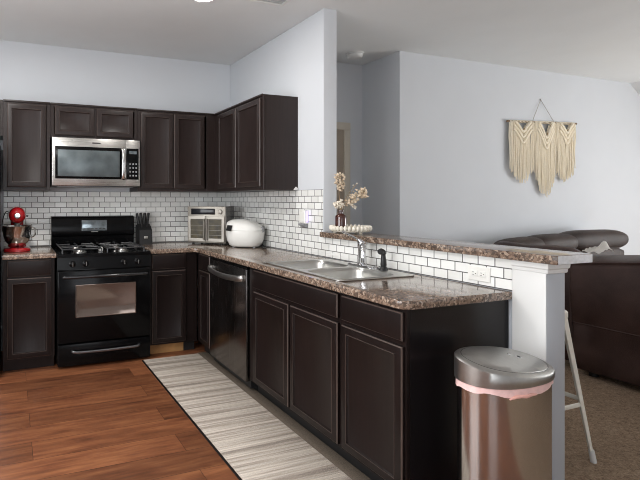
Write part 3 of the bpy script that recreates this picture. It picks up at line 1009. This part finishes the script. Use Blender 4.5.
def flower(label, tip, mid, cl, mat, n, rad, pr=.0115):
    t = thing('dried_flower', label, 'dried flower', (vx, vy, vz + .141), 0, 'dried flowers in the amber bottle')
    P_ = [(0, 0, -.09), (0, 0, .0), tuple(R_ * mid[0] + Vector((0, 0, mid[1]))), tuple(R_ * tip[0] + Vector((0, 0, tip[1])))]
    obj('stem', tube(nb(), bez(P_, 6), .0016, 6), 'stem', t)
    bm = nb()
    for (u, z, r) in cl:
        for k in range(n):
            d_ = Vector((random.gauss(0, 1), random.gauss(0, 1), random.gauss(0, 1))).normalized() * r * random.uniform(.5, 1.35)
            p = R_ * u + Vector((0, 0, z)) + d_
            ball(bm, p, pr * random.uniform(.55, 1.15), 1, (random.uniform(.6, 1.2), random.uniform(.6, 1.2), random.uniform(.5, 1.1)))
    obj('blossom', bm, mat, t)


flower('tall upright tan dried blossom above the amber bottle', (-.005, .25), (-.012, .12), [(-.014, .235, .026), (.004, .22, .026), (-.016, .19, .03), (.006, .175, .026), (-.004, .15, .02)], 'petal', 16, .03)
flower('pale dried blossom low at the mouth of the bottle', (-.022, .06), (-.01, .03), [(-.02, .052, .026), (-.005, .035, .022), (-.024, .03, .02)], 'petalpale', 16, .03)
flower('wide tan dried blossom leaning right out of the bottle', (.15, .145), (.06, .055), [(.075, .07, .026), (.10, .095, .03), (.13, .115, .03), (.155, .135, .026), (.165, .105, .02), (.05, .05, .018)], 'petal', 18, .03)
flower('thin curved pale sprig arching above the wide blossom', (.115, .19), (.045, .10), [(.115, .19, .004), (.09, .175, .004)], 'petalpale', 5, .006, .004)
flower('drooping pale sprig hanging over the right of the tray', (.105, .02), (.05, .052), [(.075, .04, .01), (.092, .028, .01), (.105, .016, .008), (.062, .046, .009)], 'petalpale', 9, .01, .006)

# ------------------------------------------------------------------ macrame wall hanging
t = thing('macrame_hanging', 'cream three-panel macrame hanging on the living room wall', 'wall hanging', (3.27, -.987, 2.17))
yM = -1.012
obj('dowel', tube(nb(), [(2.715, yM, 2.158), (3.82, yM, 2.19)], .012, 10), 'dowel', t, rel=True)
zt = lambda x: 2.158 + (x - 2.715) * .029
bm = nb()
tube(bm, [(3.10, yM, zt(3.1) + .008), (3.262, -.992, 2.425), (3.45, yM, zt(3.45) + .008)], .003, 6)
obj('hanging_cord', bm, 'cord', t, rel=True)
obj('nail', tube(nb(), [(3.262, -.9852, 2.43), (3.262, -1.0, 2.43)], .005, 8), 'steel', t, rel=True)


def tassel(x0, x1, vdepth, ztip, zside, tip):
    n = 17
    bm = nb()
    w_ = x1 - x0
    for layer in (0, 1):
        for k in range(n):
            f_ = k / (n - 1)
            x = x0 + .012 + (w_ - .024) * f_ + (0 if layer == 0 else .006)
            d_ = 1 - abs((f_ - tip) / (max(tip, 1 - tip)))
            zb = zside + (ztip - zside) * math.sin(PI / 2 * max(0, d_)) + random.uniform(-.028, .028)
            v_ = vdepth * max(0, 1 - abs(f_ - .5) / .30)
            za = zt(x) - v_ - .004
            yy = yM - .002 - .010 * layer + random.uniform(-.003, .003)
            pts = [(x, yy, za)]
            for s in (.3, .6, 1.0):
                pts.append((x + random.uniform(-.008, .008), yy + random.uniform(-.008, .004), za + (zb - za) * s))
            tube(bm, pts, [.0085, .0085, .0075, .0045], 6)
    tp = obj('fringe_panel', bm, 'rope', t, rel=True)
    bm = nb()
    for row, (off, rr) in enumerate(((.0, .014), (.05, .012), (.10, .012))):
        xm, wv = (x0 + x1) / 2, w_ * (.33 + .02 * row)
        tube(bm, bez([(xm - wv - .02 * (row == 0) * 0, yM - .022, zt(xm - wv) - .006 - off * .8), (xm - wv * .5, yM - .024, zt(xm) - vdepth * .55 - off), (xm, yM - .024, zt(xm) - vdepth - .012 - off * 1.15), (xm + wv * .5, yM - .024, zt(xm) - vdepth * .55 - off), (xm + wv, yM - .022, zt(xm + wv) - .006 - off * .8)], 5), rr, 8)
    for k in range(n):
        x = x0 + .012 + (w_ - .024) * k / (n - 1)
        ball(bm, (x, yM, zt(x)), .0165, 1, (.7, 1, 1))
    obj('knotted_bands', bm, 'rope', tp, rel=True)
    bm = nb()
    xm = (x0 + x1) / 2
    tube(bm, bez([(xm - w_ * .26, yM - .02, zt(xm) - .02), (xm - w_ * .12, yM - .022, zt(xm) - vdepth * .62), (xm, yM - .022, zt(xm) - vdepth * .92), (xm + w_ * .12, yM - .022, zt(xm) - vdepth * .62), (xm + w_ * .26, yM - .02, zt(xm) - .02)], 5), .006, 6)
    obj('tan_accent_cord', bm, 'ropetan', tp, rel=True)


tassel(2.735, 3.105, .10, 1.53, 1.66, .5)
tassel(3.115, 3.455, .16, 1.385, 1.60, .52)
tassel(3.465, 3.785, .10, 1.555, 1.67, .42)

# ------------------------------------------------------------------ sofas and throw


def cushion(x0, x1, y0, y1, z0, z1, r=.06, puff=.0):
    bm = nb()
    box(bm, x0, x1, y0, y1, z0, z1, r, 4)
    return bm


t = thing('recliner_sofa', 'brown leather sofa showing its back, behind the bar stool', 'sofa', (2.35, -3.2, 0))
ys0, ys1 = -4.3, -2.10
bm = nb()
nseg = 26
loops = []
for k in range(nseg + 1):
    y = ys1 - (ys1 - ys0) * k / nseg
    zt_ = .855 + .05 * min(1, k / 5)
    s_ = .006 * math.sin(k * 1.3)
    loops.append([(1.905, y - .03, .045), (1.878 + s_, y - .028, .06), (1.855 + .006 * math.sin(k * .7), y - .022, .20), (1.880 + s_, y - .01, .395), (1.868, y, .41), (1.862, y, .6), (1.866, y, zt_ - .05), (1.885, y, zt_ - .008), (1.92, y, zt_ + .008), (2.06, y, zt_ + .045), (2.13, y, zt_ + .01), (2.16, y, zt_ - .1), (2.16, y, .40), (2.10, y, .10), (2.0, y, .045)])
loft(bm, loops)
obj('back', bm, 'leather', t, rel=True, angle=50)
bm = nb()
tube(bm, bez([(1.874, ys1 + .001, .86), (1.858, ys1 - .002, .6), (1.862, ys1 - .01, .41), (1.862, ys1 - .02, .2), (1.874, ys1 - .028, .06)], 5), .006, 6)
tube(bm, [(1.872, ys1 - .01 - k * .17, .402) for k in range(13)], .005, 6)
tube(bm, [(1.878, ys1 - .004 - k * .085, .85 + .05 * min(1, k / 5)) for k in range(26)], .007, 6)
obj('piping', bm, 'leather', t, rel=True)
obj('base', box(nb(), 2.1605, 2.78, ys0 + .22, ys1 - .22, .05, .27, .02), 'leather', t, rel=True)
for a, b in ((ys1 - .215, ys1 - .005), (ys0, ys0 + .21)):
    obj('arm', cushion(2.1608, 2.84, a, b, .05, .64, .06), 'leather', t, rel=True)
wds = (ys1 - .22 - ys0 - .22) / 3
for k in range(3):
    a = ys0 + .22 + wds * k
    obj('seat_cushion', cushion(2.1615, 2.83, a + .003, a + wds - .003, .272, .46, .05), 'leather', t, rel=True)
for a in (1.97, 2.72):
    for b in (ys0 + .1, ys1 - .1):
        obj('foot', lathe(nb(), [(.03, .0045), (.03, .045)], a, b, 12), 'blackmat', t, rel=True)

t = thing('sectional_sofa', 'dark grey-brown leather sofa with puffy headrests along the living room wall', 'sofa', (3.1, -1.4, 0))
obj('frame', box(nb(), 2.02, 4.08, -1.34, -1.03, .06, .80, .03), 'leather2', t, rel=True)
obj('base', box(nb(), 2.30, 3.88, -1.92, -1.345, .06, .28, .02), 'leather2', t, rel=True)


def headrest(x0, x1, z0, z1, dz=0):
    bm = nb()
    loops = []
    n_ = 16
    for k in range(n_ + 1):
        f_ = k / n_
        x = x0 + (x1 - x0) * f_
        e = max(.16, (1 - abs(2 * f_ - 1) ** 4.5)) ** .5
        zc_ = (z0 + z1) / 2
        hz = (z1 - z0) / 2 * (.45 + .55 * e)
        hy = .13 * (.5 + .5 * e)
        loops.append([(x, -1.27 + hy * math.copysign(abs(math.cos(a)) ** .8, math.cos(a)), zc_ + hz * math.copysign(abs(math.sin(a)) ** .8, math.sin(a)) + dz * (1 - f_)) for a in [2 * PI * q / 20 for q in range(20)]])
    loft(bm, loops)
    return bm


for a, b, z0, z1, dz in ((2.26, 2.76, .79, .978, -.03), (2.66, 3.26, .80, .994, -.014), (3.17, 4.09, .80, 1.016, 0)):
    obj('headrest', headrest(a, b, z0, z1, dz), 'leather2', t, rel=True, angle=60)
obj('back_cushion', cushion(3.28, 3.93, -1.40, -1.16, .46, .855, .07), 'leather2', t, rel=True)
obj('back_cushion', cushion(2.32, 3.275, -1.50, -1.16, .46, .80, .07), 'leather2', t, rel=True)
for a, b in ((2.32, 3.10), (3.105, 3.89)):
    obj('seat_cushion', cushion(a, b, -1.95, -1.505, .282, .455, .05), 'leather2', t, rel=True)
obj('arm', cushion(3.895, 4.10, -1.95, -1.345, .06, .62, .06), 'leather2', t, rel=True)
bm = nb()
loops = []
for k in range(13):
    y = -1.345 - .70 * k / 12
    e = .010 * math.sin(k * .9)
    zt_ = .952 + e * .5 - (.035 if k in (0, 12) else 0)
    loops.append([(1.99, y, .06), (1.965, y, .5), (1.99, y, zt_ - .06), (2.03, y, zt_ - .015), (2.08, y, zt_), (2.15, y, zt_ - .015), (2.20, y, zt_ - .07), (2.22, y, .5), (2.22, y, .06)])
loft(bm, loops)
obj('side_back', bm, 'leather', t, rel=True, angle=60)
for a in (2.15, 4.0):
    for b in (-1.1, -1.85):
        obj('foot', lathe(nb(), [(.03, .0045), (.03, .062)], a, b, 12), 'blackmat', t, rel=True)

bm = nb()
nx, ny = 14, 14
g = []
for i in range(nx + 1):
    row = []
    for j in range(ny + 1):
        x = 1.95 + .16 * i / nx
        y = -2.13 - .125 * j / ny
        z = (.927 + .036 * min(1, (x - 1.93) / .13) - .036 * max(0, (x - 2.07) / .06)) + .007 + .006 * math.sin(i * 1.7) * math.cos(j * 1.3) + .005 * math.sin(j * .9 + i * .4)
        pk = math.exp(-(((y + 2.215) / .02) ** 2 + ((x - 2.06) / .06) ** 2))
        z += .055 * pk
        edge = min(i, nx - i, j, ny - j)
        if edge == 0:
            z -= .002
        row.append((x, y, z))
    g.append(row)
V = [[bm.verts.new(p) for p in r] for r in g]
for i in range(nx):
    for j in range(ny):
        bm.faces.new((V[i][j], V[i + 1][j], V[i + 1][j + 1], V[i][j + 1]))
bmesh.ops.solidify(bm, geom=bm.faces[:], thickness=-.008)
single('throw_blanket', bm, 'blanket', 'small crumpled white throw on top of the brown sofa back', 'blanket', (2.05, -2.17, .91), angle=60)

# ------------------------------------------------------------------ bar stool
sc = (.392, -2.725)
t = thing('bar_stool', 'cream metal bar stool tucked under the bar behind the half wall', 'stool', (sc[0], sc[1], .0045))
bm = nb()
loft(bm, [rrect(-.158 + i, .158 - i, -.158 + i, .158 - i, .045, z) for i, z in ((.004, .722), (0, .726), (0, .752), (.005, .760), (.02, .762), (.06, .756))])
obj('seat', bm, 'stool', t)
for a in (-1, 1):
    for b in (-1, 1):
        bm = nb()
        loops = []
        for s, wd in ((0, .036), (.25, .031), (.6, .025), (.92, .02)):
            p = Vector((a * (.138 + .08 * s), b * (.138 + .08 * s), .722 * (1 - s)))
            q = lambda u, v: (p.x + u, p.y + v, p.z)
            # angle-iron section: a folded L, 4 mm thick
            th = .004
            loops.append([q(a * .006, b * .006), q(a * .006 - a * wd, b * .006), q(a * .006 - a * wd, b * .006 - b * th), q(a * .006 - a * th, b * .006 - b * th), q(a * .006 - a * th, b * .006 - b * wd), q(a * .006, b * .006 - b * wd)])
        loft(bm, loops)
        lg = obj('leg', bm, 'stool', t)
        obj('foot_cap', tube(nb(), [(a * .212, b * .212, .062), (a * .219, b * .219, .0)], [.012, .014], 12), 'white', lg)
for a, b, ax in ((0, -1, 0), (0, 1, 0), (-1, 0, 1), (1, 0, 1)):
    z_ = .285 if ax == 0 else .31
    r = .184
    pts = [(-r, b * r, z_), (r, b * r, z_)] if ax == 0 else [(a * r, -r, z_), (a * r, r, z_)]
    obj('crossbar', tube(nb(), pts, .011, 8, (.6, 1.1)), 'stool', t)
for a in (-1, 1):
    obj('seat_brace', tube(nb(), [(-.14 * a, -.14, .66), (.14 * a, .14, .66)], .008, 6), 'stool', t)

# ------------------------------------------------------------------ trash can
t = thing('trash_can', 'oval stainless sensor trash can at the end of the peninsula', 'trash can', (-.339, -3.163, 0), math.radians(2))
A_, B_ = .214, .116


def oval(z, s=1.0, tx=0.0, ty=0.0, n=56, g=0.0):
    out = []
    for k in range(n):
        a = 2 * PI * k / n
        x = (A_ * s + g) * math.copysign(abs(math.cos(a)) ** .9, math.cos(a))
        y = (B_ * s + g) * math.copysign(abs(math.sin(a)) ** .9, math.sin(a))
        out.append((x, y, z - tx * x + ty * y))
    return out


obj('base_ring', loft(nb(), [oval(.0005, .98), oval(.004, 1.0), oval(.028, 1.0), oval(.03, .985)]), 'blackmat', t)
obj('body', loft(nb(), [oval(.0305, .975), oval(.632, .975)]), 'steelv', t, angle=60)
bm = nb()
skirt = []
for k, p in enumerate(oval(.618, 1.0)):
    q = 1 + .010 * math.sin(k * 2.1)
    skirt.append((p[0] * q, p[1] * q, p[2] - .004 * math.sin(k * .9) - .004 * math.sin(k * .35)))
loft(bm, [oval(.6445, .975), oval(.643, 1.0), skirt, [(p[0] * .985, p[1] * .985, p[2]) for p in skirt], oval(.6335, .977)], False, False)
bg_ = obj('bin_bag', bm, 'bag', t, angle=60)
for k0, k1, dz in ((37, 43, -.004), (53, 57, .004)):
    pts = []
    for k in range(k0, k1):
        p = skirt[k % 56]
        pts.append((p[0] * 1.02, p[1] * 1.02, p[2] + .003 + dz + .003 * math.sin(k * 2)))
    obj('bag_tie', tube(nb(), pts, [.003] + [.006] * (len(pts) - 2) + [.003], 8), 'bagred', bg_)
bm = nb()
loft(bm, [oval(.645, 1.0), oval(.6455, 1.0, g=.005), oval(.660, 1.0, .015, .03, g=.006), oval(.698, 1.0, .095, .185, g=.006), oval(.7035, 1.0, .095, .185, g=.001), oval(.7065, .96, .095, .185), oval(.7085, .92, .095, .185)])
ld = obj('lid', bm, 'lidsteel', t, angle=40)
bm = nb()
loft(bm, [oval(.7087, .89, .095, .185), oval(.711, .875, .095, .185), oval(.7135, .6, .095, .185), oval(.7145, .2, .095, .185)])
obj('lid_flap', bm, 'lidsteel', ld, angle=40)
obj('flap_seam', loft(nb(), [oval(.7080, .905, .095, .185), oval(.7092, .903, .095, .185), oval(.7092, .893, .095, .185), oval(.7080, .891, .095, .185)], False, False), 'blackmat', ld)
for x_, y_, r_, zo, mt in ((.085, .0, .012, .7125, 'chrome'), (.085, .0, .007, .7145, 'blackmat'), (.062, .022, .007, .713, 'chrome'), (.140, -.070, .005, .7085, 'blackmat')):
    o = obj('sensor_button', lathe(nb(), [(r_, -.003), (r_, .0015), (r_ * .7, .0025)], n=20), mt, ld)
    o.location = (x_, y_, zo - .095 * x_ + .185 * y_)
    o.rotation_euler = (math.atan(.185), math.atan(.095), 0)

# ------------------------------------------------------------------ runner rug
t = thing('runner_rug', 'long beige striped runner rug along the peninsula cabinets', 'rug', (-.85, -1.8, .0005))
bm = nb()
box(bm, -1.128, -.640, -2.95, -.690, .001, .010, .003)
obj('woven_field', bm, 'rug', t, rel=True)
obj('side_band', box(nb(), -.6395, -.553, -2.95, -.672, .001, .0085, .003), 'rugband', t, rel=True)
bm = nb()
box(bm, -1.140, -1.1285, -2.95, -.690, .001, .0095, .003)
obj('edge_binding', bm, 'rugedge', t, rel=True)

# ------------------------------------------------------------------ ceiling fittings


def downlight(label, x, y):
    t = thing('ceiling_light', label, 'ceiling light', (x, y, H))
    bm = nb()
    lathe(bm, [(.098, -.0005), (.096, -.006), (.082, -.012), (.078, -.006)], 0, 0, 40, False, False)
    obj('trim_ring', bm, 'white', t)
    obj('diffuser', lathe(nb(), [(.0775, -.0045), (.076, -.0085), (.03, -.0095)], n=40), 'lamp', t)
    d_ = bpy.data.lights.new('ceiling_light_glow', 'AREA')
    d_.shape, d_.size, d_.energy, d_.color = 'DISK', .15, 7, (1, .97, .93)
    o_ = bpy.data.objects.new('lamp_glow', d_)
    o_.parent = t
    o_.location = (0, 0, -.014)
    COL.objects.link(o_)


downlight('round lit recessed ceiling light at the top picture edge', -.905, -1.46)
t = thing('smoke_detector', 'round white smoke detector on the hall ceiling', 'smoke detector', (.955, -.775, H))
obj('base', lathe(nb(), [(.084, -.0005), (.084, -.012), (.078, -.015)], n=32), 'white', t)
obj('cover', lathe(nb(), [(.072, -.0155), (.07, -.036), (.06, -.045), (.02, -.048)], n=32), 'white', t)
t = thing('ceiling_vent', 'white rectangular air vent in the ceiling beside the light', 'vent', (-.465, -1.617, H))
bm = nb()
for a in ((-.16, .16, -.118, -.095), (-.16, .16, .095, .118), (-.16, -.135, -.0948, .0948), (.135, .16, -.0948, .0948)):
    box(bm, *a, -.009, -.0005, .002)
obj('frame', bm, 'white', t)
bm = nb()
for k in range(9):
    y = -.083 + k * .0205
    loft(bm, [[(x, y - .007, -.009), (x, y - .005, -.009), (x, y + .007, -.001), (x, y + .005, -.001)] for x in (-.1345, .1345)])
obj('louvres', bm, 'white', t)
